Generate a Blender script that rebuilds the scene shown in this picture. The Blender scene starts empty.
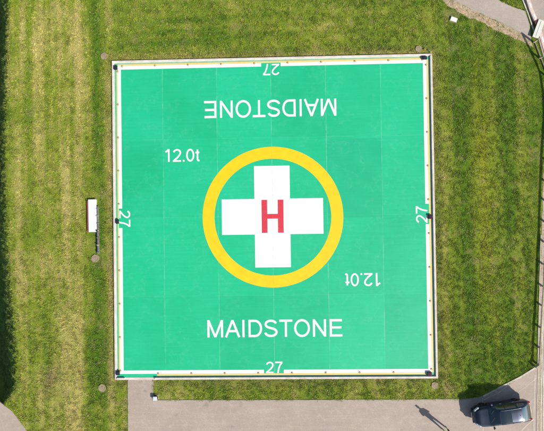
import bpy, bmesh, math, random
import numpy as np
from mathutils import Vector, Matrix, Euler

random.seed(4); RNG = np.random.default_rng(11)
SC = bpy.context.scene
COL = SC.collection
R = math.radians

# ------------------------------------------------------------------ camera
CAM_LOC = Vector((0.7159, -0.2164, 34.7323))
CAM_ROT = Euler((0.01068, 0.02229, -0.01364), 'XYZ')
F_PX, PW, PH = 398.0, 544.0, 431.0
cd = bpy.data.cameras.new('camera'); cam = bpy.data.objects.new('camera', cd); COL.objects.link(cam)
cam.location = CAM_LOC; cam.rotation_euler = CAM_ROT
cd.sensor_fit = 'HORIZONTAL'; cd.sensor_width = 36.0; cd.lens = 36.0 * F_PX / PW
cd.clip_start = 0.1; cd.clip_end = 8000
SC.camera = cam
CAM_M = CAM_ROT.to_matrix()

def P(px, py, z=0.0):
    """photo pixel -> world x, y on the level z (drone survey of the ground)"""
    d = CAM_M @ Vector(((px - 272.0) / F_PX, (215.5 - py) / F_PX, -1.0))
    t = (z - CAM_LOC.z) / d.z
    return (CAM_LOC.x + d.x * t, CAM_LOC.y + d.y * t)

# ------------------------------------------------------------------ light
SUN_AZ, SUN_EL = R(129.4), R(28.7)          # azimuth clockwise from +Y
SUN_DIR = Vector((math.sin(SUN_AZ) * math.cos(SUN_EL), math.cos(SUN_AZ) * math.cos(SUN_EL), math.sin(SUN_EL)))
W = bpy.data.worlds.new('World'); SC.world = W; W.use_nodes = True
nt = W.node_tree; nt.nodes.clear()
sky = nt.nodes.new('ShaderNodeTexSky'); sky.sky_type = 'NISHITA'; sky.sun_disc = False
sky.sun_elevation = SUN_EL; sky.sun_rotation = SUN_AZ
bg = nt.nodes.new('ShaderNodeBackground'); bg.inputs[1].default_value = 0.085
wo = nt.nodes.new('ShaderNodeOutputWorld')
nt.links.new(sky.outputs[0], bg.inputs[0]); nt.links.new(bg.outputs[0], wo.inputs[0])
sl = bpy.data.lights.new('sun', 'SUN'); sl.energy = 5.0; sl.angle = R(0.5); sl.color = (1.0, 0.94, 0.85)
so = bpy.data.objects.new('sun', sl); COL.objects.link(so)
so.rotation_euler = SUN_DIR.to_track_quat('Z', 'Y').to_euler(); so.location = (20, -16, 20)
SC.view_settings.view_transform = 'Standard'; SC.view_settings.look = 'None'
SC.view_settings.gamma = 1.0; SC.view_settings.use_curve_mapping = False
SC.view_settings.exposure = 0.47

# ------------------------------------------------------------------ materials
def newmat(name):
    m = bpy.data.materials.new(name); m.use_nodes = True
    return m, m.node_tree, m.node_tree.nodes['Principled BSDF']

def nd(t, kind, **kw):
    n = t.nodes.new(kind)
    for k, v in kw.items(): setattr(n, k, v)
    return n

def noise(t, scale, detail=4, rough=0.55, vec=None):
    n = nd(t, 'ShaderNodeTexNoise'); n.inputs['Scale'].default_value = scale
    n.inputs['Detail'].default_value = detail; n.inputs['Roughness'].default_value = rough
    if vec is None:
        vec = nd(t, 'ShaderNodeTexCoord').outputs['Object']
    t.links.new(vec, n.inputs['Vector'])
    return n.outputs['Fac']

def mrange(t, sock, a, b, c, d):
    n = nd(t, 'ShaderNodeMapRange'); t.links.new(sock, n.inputs[0])
    for i, v in enumerate((a, b, c, d)): n.inputs[i + 1].default_value = v
    return n.outputs[0]

def mathn(t, op, a, b=None):
    n = nd(t, 'ShaderNodeMath', operation=op)
    for i, v in enumerate((a, b)):
        if v is None: continue
        if isinstance(v, (int, float)): n.inputs[i].default_value = v
        else: t.links.new(v, n.inputs[i])
    return n.outputs[0]

def mixc(t, fac, a, b, mode='MIX'):
    n = nd(t, 'ShaderNodeMix', data_type='RGBA', blend_type=mode)
    if isinstance(fac, (int, float)): n.inputs[0].default_value = fac
    else: t.links.new(fac, n.inputs[0])
    for i, v in ((6, a), (7, b)):
        if isinstance(v, tuple): n.inputs[i].default_value = (*v[:3], 1)
        else: t.links.new(v, n.inputs[i])
    return n.outputs[2]

def bump(t, bs, h, strength, dist):
    b = nd(t, 'ShaderNodeBump'); b.inputs['Strength'].default_value = strength; b.inputs['Distance'].default_value = dist
    t.links.new(h, b.inputs['Height']); t.links.new(b.outputs[0], bs.inputs['Normal'])

def worn_paint(name, col, col2, under, lo=0.63, dirt=(0.45, 0.42, 0.36)):
    m, t, bs = newmat(name)
    co = nd(t, 'ShaderNodeTexCoord').outputs['Object']
    c = mixc(t, mrange(t, noise(t, 1.2, 6, 0.6), 0.35, 0.68, 0, 1), col, col2)
    mp = nd(t, 'ShaderNodeMapping'); mp.inputs['Scale'].default_value = (0.5, 3.0, 1); t.links.new(co, mp.inputs[0])
    c = mixc(t, mrange(t, noise(t, 1.1, 8, 0.7, mp.outputs[0]), 0.52, 0.75, 0, 0.22), c, dirt)
    chip = mrange(t, noise(t, 6.5, 9, 0.78), lo, lo + .05, 0, 1)
    chip = mathn(t, 'MULTIPLY', chip, mrange(t, noise(t, 0.5, 4), 0.42, 0.62, 0.15, 0.85))
    c = mixc(t, chip, c, under)
    # deck joints ghost through the paint
    sp = nd(t, 'ShaderNodeSeparateXYZ'); t.links.new(co, sp.inputs[0])
    u = mathn(t, 'FRACT', mathn(t, 'DIVIDE', mathn(t, 'ADD', sp.outputs[0], 28 * 4.77 / 4), 4.77))
    dd = mathn(t, 'MULTIPLY', mathn(t, 'MINIMUM', u, mathn(t, 'SUBTRACT', 1.0, u)), 4.77)
    c = mixc(t, mathn(t, 'MULTIPLY', mrange(t, dd, 0.01, 0.04, 1, 0), mrange(t, noise(t, 2, 5), 0.4, 0.6, 0.05, 0.35)), c, dirt)
    t.links.new(c, bs.inputs['Base Color']); bs.inputs['Roughness'].default_value = 0.6
    bump(t, bs, noise(t, 40, 4), 0.5, 0.002)
    return m

def rough_mat(name, col, col2=None, scale=3.0, rough=0.8, var=0.12, bscale=40, bdist=0.003, metal=0.0, fine=25.0, spec=0.5):
    m, t, bs = newmat(name)
    if col2 is None: col2 = tuple(c * (1 - 2 * var) for c in col)
    f = mrange(t, noise(t, scale, 6, 0.6), 0.35, 0.68, 0, 1)
    c = mixc(t, f, col, col2)
    g = mrange(t, noise(t, fine, 3), 0.3, 0.7, 1 - var, 1 + var)
    mm = nd(t, 'ShaderNodeVectorMath', operation='SCALE'); t.links.new(c, mm.inputs[0]); t.links.new(g, mm.inputs['Scale'])
    t.links.new(mm.outputs[0], bs.inputs['Base Color'])
    bs.inputs['Roughness'].default_value = rough; bs.inputs['Metallic'].default_value = metal
    bs.inputs['Specular IOR Level'].default_value = spec
    if bdist: bump(t, bs, noise(t, bscale, 4), 0.6, bdist)
    return m

# pale worn tarmac: aggregate speckle, blotches, faint long cracks, tyre and dust drift
def tarmac(name, base, dark, light, crack=True):
    m, t, bs = newmat(name)
    a = mrange(t, noise(t, 0.35, 8, 0.62), 0.33, 0.68, 0, 1)
    c = mixc(t, a, dark, base)
    d = mrange(t, noise(t, 1.7, 8, 0.7), 0.52, 0.75, 0, 0.75)
    c = mixc(t, d, c, light)
    mp = nd(t, 'ShaderNodeMapping'); mp.inputs['Scale'].default_value = (0.25, 2.6, 1)
    t.links.new(nd(t, 'ShaderNodeTexCoord').outputs['Object'], mp.inputs[0])
    s = mrange(t, noise(t, 1.0, 6, 0.6, mp.outputs[0]), 0.5, 0.72, 0, 0.35)
    c = mixc(t, s, c, light)
    oil = mathn(t, 'MULTIPLY', mrange(t, noise(t, 0.9, 4, 0.5), 0.66, 0.72, 0, 1), mrange(t, noise(t, 7, 5, 0.7), 0.4, 0.6, .2, .5))
    c = mixc(t, oil, c, tuple(v * .55 for v in dark))
    k = mrange(t, noise(t, 22, 3, 0.7), 0.3, 0.7, 0.84, 1.14)
    mm = nd(t, 'ShaderNodeVectorMath', operation='SCALE'); t.links.new(c, mm.inputs[0]); t.links.new(k, mm.inputs['Scale'])
    out = mm.outputs[0]
    if crack:
        v = nd(t, 'ShaderNodeTexVoronoi', feature='DISTANCE_TO_EDGE'); v.inputs['Scale'].default_value = 0.28
        t.links.new(nd(t, 'ShaderNodeTexCoord').outputs['Object'], v.inputs['Vector'])
        cf = mrange(t, v.outputs['Distance'], 0.0, 0.006, 0.35, 0.0)
        out = mixc(t, cf, out, light)
    t.links.new(out, bs.inputs['Base Color']); bs.inputs['Roughness'].default_value = 0.85
    bump(t, bs, noise(t, 60, 4, 0.7), 0.7, 0.006)
    return m

# painted deck: panels of slightly different tone, pale broken seams, scuffs
PANW, PANH = 4.77, 6.87
def deck_mat():
    m, t, bs = newmat('green deck paint')
    co = nd(t, 'ShaderNodeTexCoord').outputs['Object']
    sp = nd(t, 'ShaderNodeSeparateXYZ'); t.links.new(co, sp.inputs[0])
    u = mathn(t, 'DIVIDE', mathn(t, 'ADD', sp.outputs[0], 28 * PANW / 4), PANW)
    v = mathn(t, 'DIVIDE', mathn(t, 'ADD', sp.outputs[1], 4 * PANH - 0.1), PANH)
    cb = nd(t, 'ShaderNodeCombineXYZ'); t.links.new(mathn(t, 'FLOOR', u), cb.inputs[0]); t.links.new(mathn(t, 'FLOOR', v), cb.inputs[1])
    wn = nd(t, 'ShaderNodeTexWhiteNoise', noise_dimensions='2D'); t.links.new(cb.outputs[0], wn.inputs[0])
    base = mixc(t, mrange(t, wn.outputs[0], 0, 1, 0, 1), (0.008, 0.440, 0.205), (0.012, 0.505, 0.245))
    blotch = mrange(t, noise(t, 0.22, 8, 0.6), 0.4, 0.7, 0, 0.55)
    c = mixc(t, blotch, base, (0.020, 0.545, 0.290))
    # brushed roller streaks along x
    mp = nd(t, 'ShaderNodeMapping'); mp.inputs['Scale'].default_value = (0.35, 5.0, 1); t.links.new(co, mp.inputs[0])
    st = mrange(t, noise(t, 1.0, 5, 0.65, mp.outputs[0]), 0.35, 0.7, 0.965, 1.045)
    mm = nd(t, 'ShaderNodeVectorMath', operation='SCALE'); t.links.new(c, mm.inputs[0]); t.links.new(st, mm.inputs['Scale'])
    fg = mrange(t, noise(t, 9.0, 5, 0.7), 0.3, 0.7, 0.965, 1.035)
    m2 = nd(t, 'ShaderNodeVectorMath', operation='SCALE'); t.links.new(mm.outputs[0], m2.inputs[0]); t.links.new(fg, m2.inputs['Scale'])
    c = m2.outputs[0]
    # scuffs: pale worn smudges in two places of wear
    sc = mrange(t, noise(t, 1.3, 9, 0.75), 0.60, 0.74, 0, 1)
    sc = mathn(t, 'MULTIPLY', sc, mrange(t, noise(t, 0.16, 3), 0.5, 0.66, 0.06, 0.4))
    c = mixc(t, sc, c, (0.24, 0.60, 0.43))
    # repainted panels right of centre, a shade deeper
    def band(sock, lo, hi, e=0.03):
        return mathn(t, 'MULTIPLY', mrange(t, sock, lo - e, lo + e, 0, 1), mrange(t, sock, hi - e, hi + e, 1, 0))
    pt = mathn(t, 'MULTIPLY', band(sp.outputs[0], 4.77, 9.54), band(sp.outputs[1], -0.1, 6.77))
    c = mixc(t, mathn(t, 'MULTIPLY', pt, mrange(t, noise(t, 0.5, 5), 0.3, 0.7, .25, .6)), c, (0.010, 0.385, 0.205))
    # dried puddle rims and dust
    wv = mrange(t, noise(t, 0.32, 7, 0.6), 0.505, 0.52, 0, 1)
    wv2 = mathn(t, 'MULTIPLY', wv, mrange(t, noise(t, 0.32, 7, 0.6), 0.52, 0.56, 1, 0))
    c = mixc(t, mathn(t, 'MULTIPLY', wv2, mrange(t, noise(t, 2.4, 6, .7), .4, .65, 0, .17)), c, (0.16, 0.60, 0.42))
    dk = mathn(t, 'MULTIPLY', mrange(t, noise(t, 3.0, 9, 0.8), 0.60, 0.68, 0, 1), mrange(t, noise(t, 0.25, 3), 0.45, 0.6, 0.0, 0.35))
    c = mixc(t, dk, c, (0.03, 0.30, 0.18))
    # seams
    def seam(w, size):
        fr = mathn(t, 'FRACT', w)
        dd = mathn(t, 'MULTIPLY', mathn(t, 'MINIMUM', fr, mathn(t, 'SUBTRACT', 1.0, fr)), size)
        return mrange(t, dd, 0.012, 0.045, 1, 0)
    brk = mrange(t, noise(t, 0.8, 5, 0.7), 0.42, 0.60, 0.10, 0.62)
    s1 = mathn(t, 'MULTIPLY', seam(u, PANW), brk)
    s2 = mathn(t, 'MULTIPLY', seam(v, PANH), mathn(t, 'MULTIPLY', brk, 0.25))
    c = mixc(t, mathn(t, 'MAXIMUM', s1, s2), c, (0.20, 0.60, 0.42))
    t.links.new(c, bs.inputs['Base Color'])
    t.links.new(mrange(t, noise(t, 0.6, 6), 0.3, 0.7, 0.50, 0.66), bs.inputs['Roughness'])
    bs.inputs['Specular IOR Level'].default_value = 0.45
    bump(t, bs, noise(t, 30, 4), 0.4, 0.002)
    return m

def vc_mat(name, rough=0.75, sub=None, bd=None):
    m, t, bs = newmat(name)
    at = nd(t, 'ShaderNodeAttribute', attribute_name='Col')
    c = at.outputs['Color']
    if bd:
        g = mrange(t, noise(t, 5.0, 6, 0.75), 0.3, 0.7, 0.72, 1.25)
        mm = nd(t, 'ShaderNodeVectorMath', operation='SCALE'); t.links.new(c, mm.inputs[0]); t.links.new(g, mm.inputs['Scale'])
        c = mixc(t, mrange(t, noise(t, 2.2, 6, 0.7), 0.55, 0.72, 0, 0.5), mm.outputs[0], (0.22, 0.19, 0.075))
        bump(t, bs, noise(t, 7.0, 7, 0.75), 1.0, bd)
    t.links.new(c, bs.inputs['Base Color']); bs.inputs['Roughness'].default_value = rough
    bs.inputs['Specular IOR Level'].default_value = 0.12
    return m

M = dict(
    deck=deck_mat(),
    white=worn_paint('white line paint', (0.82, 0.82, 0.82), (0.76, 0.78, 0.78), (0.12, 0.52, 0.34)),
    yellowring=worn_paint('yellow ring paint', (0.86, 0.62, 0.006), (0.80, 0.55, 0.006), (0.20, 0.50, 0.20), 0.66, (0.60, 0.42, 0.05)),
    yellowline=rough_mat('faded yellow line', (0.80, 0.56, 0.16), (0.66, 0.64, 0.26), 0.5, 0.65, 0.08, bdist=0.001),
    red=worn_paint('red letter paint', (0.70, 0.030, 0.055), (0.60, 0.05, 0.07), (0.70, 0.40, 0.40), 0.60, (0.60, 0.20, 0.20)),
    gutter=rough_mat('green gutter paint', (0.36, 0.52, 0.38), (0.24, 0.44, 0.33), 1.5, 0.6, 0.1),
    kerb=rough_mat('pale concrete kerb', (0.74, 0.67, 0.61), (0.56, 0.49, 0.42), 1.6, 0.85, 0.12),
    conc=rough_mat('rough concrete', (0.40, 0.31, 0.22), (0.22, 0.18, 0.09), 7, 0.95, 0.3, bdist=0.02, bscale=18),
    edging=rough_mat('edging stone', (0.46, 0.40, 0.32), (0.30, 0.27, 0.19), 1.4, 0.9, 0.15),
    path=tarmac('worn path tarmac', (0.440, 0.358, 0.298), (0.375, 0.305, 0.255), (0.53, 0.44, 0.36)),
    road=tarmac('grey road tarmac', (0.45, 0.38, 0.32), (0.37, 0.315, 0.268), (0.53, 0.46, 0.385), False),
    track=tarmac('pale gravel track', (0.46, 0.39, 0.30), (0.34, 0.28, 0.20), (0.60, 0.53, 0.43), False),
    lip=rough_mat('pale track edging', (0.66, 0.60, 0.50), (0.46, 0.40, 0.31), 1.1, 0.9, 0.15),
    verge=rough_mat('leaf littered verge', (0.55, 0.41, 0.28), (0.32, 0.25, 0.12), 3.5, 0.95, 0.25, bscale=14, bdist=0.03, fine=12),
    black=rough_mat('black housing', (0.018, 0.018, 0.022), rough=0.45, bdist=0),
    steel=rough_mat('weathered steel', (0.34, 0.34, 0.33), (0.20, 0.19, 0.18), 4, 0.55, 0.15, metal=0.5),
    timber=rough_mat('grey timber', (0.46, 0.38, 0.28), (0.30, 0.25, 0.18), 6, 0.85, 0.2),
    whiteg=rough_mat('white painted board', (0.82, 0.82, 0.82), (0.76, 0.77, 0.79), 2, 0.45, 0.02, bdist=0),
    cream=rough_mat('cream painted board', (0.74, 0.73, 0.66), (0.66, 0.66, 0.58), 3, 0.6, 0.04, bdist=0.001),
    redg=rough_mat('faded red paint', (0.45, 0.05, 0.045), (0.34, 0.06, 0.05), 4, 0.6, 0.12, bdist=0.001),
    pink=rough_mat('sun faded pink paint', (0.66, 0.46, 0.40), (0.70, 0.60, 0.53), 3.5, 0.7, 0.12, bdist=0.002),
    maroon=rough_mat('dark red paint', (0.16, 0.035, 0.03), (0.10, 0.03, 0.03), 5, 0.7, 0.15, bdist=0.002),
    rubber=rough_mat('tyre rubber', (0.02, 0.02, 0.02), rough=0.8),
    stone=vc_mat('pebble', 0.9), blade=vc_mat('grass blade', 0.6), soil=vc_mat('turf soil', 0.95, bd=0.09),
)
def simple(name, col, rough=0.4, metal=0.0, coat=0.0, spec=0.5):
    m, t, bs = newmat(name)
    g = mrange(t, noise(t, 6, 3), 0.3, 0.7, 0.94, 1.06)
    mm = nd(t, 'ShaderNodeVectorMath', operation='SCALE'); mm.inputs[0].default_value = col; t.links.new(g, mm.inputs['Scale'])
    t.links.new(mm.outputs[0], bs.inputs['Base Color'])
    bs.inputs['Roughness'].default_value = rough; bs.inputs['Metallic'].default_value = metal
    bs.inputs['Coat Weight'].default_value = coat; bs.inputs['Coat Roughness'].default_value = 0.06
    bs.inputs['Specular IOR Level'].default_value = spec
    return m
M['amber'] = simple('amber lens', (0.66, 0.34, 0.12), 0.45)
M['lens'] = simple('dark blue lens', (0.03, 0.035, 0.06), 0.15)
M['lensred'] = simple('dark maroon lens', (0.07, 0.02, 0.025), 0.25)
M['paint'] = simple('dark blue metallic paint', (0.030, 0.040, 0.064), 0.34, 0.75, 0.8)
M['roofsheen'] = simple('roof paint with painted sheen', (0.33, 0.36, 0.47), 0.36, 0.55, 0.6)  # paler copy of the paint, roof highlight put into its colour; unassigned
M['glass'] = simple('dark tinted glass', (0.006, 0.016, 0.022), 0.05, 0, 1.0, 1.0)
M['rearglass'] = simple('tinted rear glass', (0.06, 0.13, 0.17), 0.12, 0, 1.0, 1.0)
M['headlight'] = simple('clear headlight', (0.50, 0.55, 0.60), 0.15, 0.3, 1.0)
M['taillight'] = simple('red tail light', (0.30, 0.015, 0.015), 0.2, 0, 1.0)
M['plastic'] = simple('black plastic trim', (0.02, 0.021, 0.024), 0.55)
M['alloy'] = simple('alloy rim', (0.16, 0.165, 0.17), 0.3, 0.9)
M['chrome'] = simple('chrome trim', (0.65, 0.66, 0.68), 0.12, 1.0)
M['bluewhite'] = simple('pale blue white lid', (0.60, 0.70, 0.80), 0.3)
M['skin'] = simple('skin', (0.48, 0.28, 0.20), 0.55)
M['hair'] = simple('brown hair', (0.05, 0.03, 0.02), 0.7)
M['trouser'] = simple('dark trousers cloth', (0.022, 0.028, 0.035), 0.9)
M['jacket'] = simple('green jacket cloth', (0.12, 0.42, 0.12), 0.85)
M['shoe'] = simple('green shoes', (0.16, 0.46, 0.14), 0.6)

# ------------------------------------------------------------------ helpers
def link(name, me, mat=None, parent=None):
    o = bpy.data.objects.new(name, me); COL.objects.link(o)
    if mat is not None: me.materials.append(M[mat] if isinstance(mat, str) else mat)
    if parent is not None: o.parent = parent
    return o

def mesh(name, verts, faces, mat=None, parent=None, smooth=False):
    me = bpy.data.meshes.new(name); me.from_pydata([tuple(v) for v in verts], [], faces); me.update()
    if smooth: me.polygons.foreach_set('use_smooth', [True] * len(me.polygons))
    return link(name, me, mat, parent)

def from_bm(name, bm, mat=None, parent=None, smooth=False):
    me = bpy.data.meshes.new(name); bm.normal_update(); bm.to_mesh(me); bm.free()
    if smooth: me.polygons.foreach_set('use_smooth', [True] * len(me.polygons))
    return link(name, me, mat, parent)

def tag(o, label=None, cat=None, group=None, kind=None):
    for k, v in (('label', label), ('category', cat), ('group', group), ('kind', kind)):
        if v: o[k] = v
    return o

def empty(name, loc=(0, 0, 0), rz=0.0):
    o = bpy.data.objects.new(name, None); COL.objects.link(o); o.location = loc; o.rotation_euler = (0, 0, rz)
    o.empty_display_size = 0.3
    return o

def copy_tree(o, parent=None):
    c = o.copy(); COL.objects.link(c); c.parent = parent
    for ch in list(o.children): copy_tree(ch, c)
    return c

def box_bm(bm, x0, x1, y0, y1, z0, z1, bev=0.0, mtx=None):
    g = bmesh.ops.create_cube(bm, size=1.0)
    m = Matrix.Translation(((x0 + x1) / 2, (y0 + y1) / 2, (z0 + z1) / 2)) @ Matrix.Diagonal((x1 - x0, y1 - y0, z1 - z0, 1))
    if mtx is not None: m = mtx @ m
    bmesh.ops.transform(bm, matrix=m, verts=g['verts'])
    if bev:
        es = list({e for v in g['verts'] for e in v.link_edges})
        bmesh.ops.bevel(bm, geom=es, offset=bev, segments=2, affect='EDGES', profile=0.6)

def box(name, x0, x1, y0, y1, z0, z1, mat, parent=None, bev=0.0):
    bm = bmesh.new(); box_bm(bm, x0, x1, y0, y1, z0, z1, bev); return from_bm(name, bm, mat, parent)

def cyl_bm(bm, loc, r1, r2, h, seg=24, axis='Z', bev=0.0):
    g = bmesh.ops.create_cone(bm, cap_ends=True, segments=seg, radius1=r1, radius2=r2, depth=h)
    m = Matrix.Translation(loc)
    if axis == 'Y': m = m @ Matrix.Rotation(math.pi / 2, 4, 'X')
    if axis == 'X': m = m @ Matrix.Rotation(math.pi / 2, 4, 'Y')
    bmesh.ops.transform(bm, matrix=m, verts=g['verts'])
    if bev:
        es = [e for e in {e for v in g['verts'] for e in v.link_edges} if len(e.link_faces) == 2 and e.calc_face_angle(0) > 1.0]
        bmesh.ops.bevel(bm, geom=es, offset=bev, segments=2, affect='EDGES')

def cyl(name, loc, r1, r2, h, mat, parent=None, seg=24, axis='Z', bev=0.0):
    bm = bmesh.new(); cyl_bm(bm, loc, r1, r2, h, seg, axis, bev); return from_bm(name, bm, mat, parent)

def sheet(name, pts, z, mat, th=0.0):
    """flat polygon; th adds real depth below"""
    bm = bmesh.new(); vs = [bm.verts.new((x, y, z)) for x, y in pts]; f = bm.faces.new(vs)
    if f.normal.z < 0 or True:
        f.normal_update()
        if f.normal.z < 0: f.normal_flip()
    if th:
        g = bmesh.ops.extrude_face_region(bm, geom=[f]); nv = [v for v in g['geom'] if isinstance(v, bmesh.types.BMVert)]
        bmesh.ops.translate(bm, verts=nv, vec=(0, 0, -th))
        bmesh.ops.recalc_face_normals(bm, faces=bm.faces)
    return from_bm(name, bm, mat)

def ribbon(pts, w):
    """flat strip of width w along pts (mitred) -> verts2d, quads"""
    n = len(pts); vs = []
    for i, p in enumerate(pts):
        p = np.array(p, float)
        a = np.array(pts[max(i - 1, 0)], float); b = np.array(pts[min(i + 1, n - 1)], float)
        d0 = p - a if i > 0 else b - p; d1 = b - p if i < n - 1 else p - a
        d0 = d0 / (np.linalg.norm(d0) + 1e-9); d1 = d1 / (np.linalg.norm(d1) + 1e-9)
        n0 = np.array((-d0[1], d0[0])); n1 = np.array((-d1[1], d1[0]))
        mm = n0 + n1; mm /= np.linalg.norm(mm) + 1e-9
        k = (w / 2) / max(np.dot(mm, n0), 0.35)
        vs += [p + mm * k, p - mm * k]
    return vs, [(2 * i, 2 * i + 1, 2 * i + 3, 2 * i + 2) for i in range(n - 1)]

def strip(name, pts, w, z, h, mat, parent=None):
    """solid strip (kerb, edging) along pts: top at z+h, bottom at z"""
    v2, q = ribbon(pts, w); n = len(pts)
    vs = [(v[0], v[1], z + h) for v in v2] + [(v[0], v[1], z) for v in v2]
    o = len(v2); fs = [tuple(reversed(f)) for f in q]
    for i in range(n - 1):
        a, b, c, d = 2 * i, 2 * i + 1, 2 * i + 3, 2 * i + 2
        fs += [(a, d, d + o, a + o), (c, b, b + o, c + o)]
    fs += [(1, 0, o, o + 1), (2 * n - 2, 2 * n - 1, o + 2 * n - 1, o + 2 * n - 2)]
    ob = mesh(name, vs, fs, mat, parent)
    bm = bmesh.new(); bm.from_mesh(ob.data); bmesh.ops.recalc_face_normals(bm, faces=bm.faces); bm.to_mesh(ob.data); bm.free()
    return ob

def wob(pts, amp, step=0.4, seed=1):
    """densify a polyline and jitter it a little"""
    r = random.Random(seed); out = []
    for a, b in zip(pts[:-1], pts[1:]):
        L = math.dist(a, b); k = max(1, int(L / step))
        for i in range(k):
            t = i / k; out.append((a[0] + (b[0] - a[0]) * t + r.uniform(-amp, amp), a[1] + (b[1] - a[1]) * t + r.uniform(-amp, amp)))
    out.append(pts[-1]); return out

def PP(lst, z=0.0): return [P(x, y, z) for x, y in lst]

# value noise in numpy
def vnoise(x, y, s, seed=0):
    g = np.random.default_rng(seed).random((256, 256))
    u, v = x / s, y / s; iu, iv = np.floor(u).astype(int), np.floor(v).astype(int)
    fu, fv = u - iu, v - iv; fu = fu * fu * (3 - 2 * fu); fv = fv * fv * (3 - 2 * fv)
    a = g[iu & 255, iv & 255]; b = g[(iu + 1) & 255, iv & 255]; c = g[iu & 255, (iv + 1) & 255]; d = g[(iu + 1) & 255, (iv + 1) & 255]
    return (a * (1 - fu) + b * fu) * (1 - fv) + (c * (1 - fu) + d * fu) * fv
def fbm(x, y, s, seed=0, o=4):
    r = 0; a = 1; t = 0
    for k in range(o):
        r = r + a * vnoise(x + 31.7 * k, y - 17.3 * k, s / 2 ** k, seed + k); t += a; a *= 0.6
    return r / t

# ------------------------------------------------------------------ ground plan
K = 34.7323 / F_PX                                     # metres per photo pixel on the ground
DX = lambda y: np.interp(-y, [-60, -18.5, -14, -9, -5.5, 0, 4, 9.3, 14.0, 14.9, 16, 60],
                         [-23.35, -23.05, -23.2, -23.35, -23.45, -23.40, -23.2, -22.75, -22.55, -22.7, -23.6, -27.5])
def hgt(x, y):
    d = DX(y) - x                                       # >0 beyond the brow of the bank
    s = np.clip((d - .12) / 4.0, 0, 1)
    fade = np.clip((60 - np.abs(y)) / 30, 0, 1) * np.clip((60 - np.abs(x)) / 20, 0, 1)
    return -3.2 * (s * s * (3 - 2 * s) * 0.3 + s * 0.7) * fade + 0.0 * x

def gcol(x, y):
    """albedo of the turf: mowing stripes, dry patches, lush patches"""
    px = 272 + (x - 0.25) / K; py = 215 - y / K
    G = lambda v, c, w: np.exp(-((v - c) / w) ** 2)
    n1 = fbm(x, y, 4.0, 3); n2 = fbm(x, y, 1.1, 9); n3 = fbm(x * 1.0, y * 0.25, 0.9, 21)
    n4 = fbm(x, y, 0.45, 41, 3)
    left = np.clip((118 - px) / 14, 0, 1); right = np.clip((px - 430) / 10, 0, 1)
    top = np.clip((62 - py) / 8, 0, 1) * (1 - left) * (1 - right); bot = np.clip((py - 378) / 6, 0, 1) * (1 - left)
    dry = 0.28 + 0.0 * px
    dry = dry + left * (0.20 + 0.34 * G(px, 66, 17) * np.clip(1.2 - G(py, 300, 40) * .5, 0, 1) + 0.22 * G(px, 31, 6) + 0.16 * G(px, 14, 5) - 0.22 * G(px, 23, 4) - 0.46 * G(px, 92, 9) + 0.28 * G(px, 106, 5))
    dry = dry + 0.25 * left * (G(px, 34, 7) + .8 * G(px, 75, 8)) * G(py, 50, 60) + 0.2 * left * G(px, 68, 9) * G(py, 345, 60)
    dry = dry - 0.25 * left * G(px, 86, 9) * G(py, 360, 50)
    dry = dry + top * (0.06 + 0.22 * G(py, 54, 5) - 0.08 * G(py, 40, 7))
    dry = dry + right * (0.40 * G(px, 480, 10) * G(py, 190, 110) + 0.34 * G(px, 438, 5) + 0.12 * G(px, 450, 4) + 0.14 * G(px, 515, 7) - 0.22 * G(px, 462, 6) - 0.16 * G(px, 498, 6) + 0.10 * G(px, 531, 5) - 0.12)
    dry = dry + bot * (0.24 - 0.2 * right * G(px, 460, 15))
    dry = np.clip(dry - .04 * right + ((n1 - .5) * 0.6 + (n2 - .5) * 0.45) * (1 - .5 * right) + (n3 - .5) * 0.3 + (n4 - .5) * 0.45 + (1 - top) * (fbm(x, y * .05, .55, 131, 3) - .5) * .95 + top * (fbm(x * .06, y, .5, 133, 3) - .5) * .8, 0, 1)[..., None]
    lush = np.array((0.112, 0.212, 0.016)); mid = np.array((0.270, 0.335, 0.034)); hay = np.array((0.55, 0.48, 0.15))
    c = np.where(dry < .5, lush + (mid - lush) * dry * 2, mid + (hay - mid) * (dry - .5) * 2)
    yel = (right * G(px, 478, 10) * G(py, 180, 110))[..., None]
    c = c * (1 - yel * .5) + np.array((0.36, 0.37, 0.020)) * yel * .5
    brown = np.clip((fbm(x, y, 0.8, 77) - .63) * 7, 0, 1)[..., None] * 0.35
    for (qx, qy, a_, b_, th) in ((120, 395, 5, 1.6, .75), (104, 390, 4, 2.5, 0), (110, 300, 2, 26, 0), (43, 375, 6, 14, -.3), (121, 421, 10, .8, .75), (441, 385, 6, 3, 0)):
        u = (px - qx) * math.cos(th) - (py - qy) * math.sin(th); v = (px - qx) * math.sin(th) + (py - qy) * math.cos(th)
        brown = np.maximum(brown, (np.exp(-(u / a_) ** 2 - (v / b_) ** 2) * 0.75)[..., None])
    c = c * (1 - brown) + np.array((0.40, 0.28, 0.15)) * brown
    rim = np.maximum(np.abs(x) - 14.0, np.abs(y) - 14.0); rim = (np.exp(-(np.clip(rim - .35, 0, None) / .38) ** 2) * (rim > -.2) * np.clip(.25 + 1.3 * (fbm(x, y, .7, 55) - .25), 0, .8) * .6)[..., None]
    c = c * (1 - rim) + np.array((0.26, 0.20, 0.085)) * rim
    ditch = np.clip((DX(y) + 0.1 - x) / 0.8, 0, 1)[..., None]
    return c * (1 - ditch) + np.array((0.16, 0.23, 0.05)) * ditch

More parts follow.
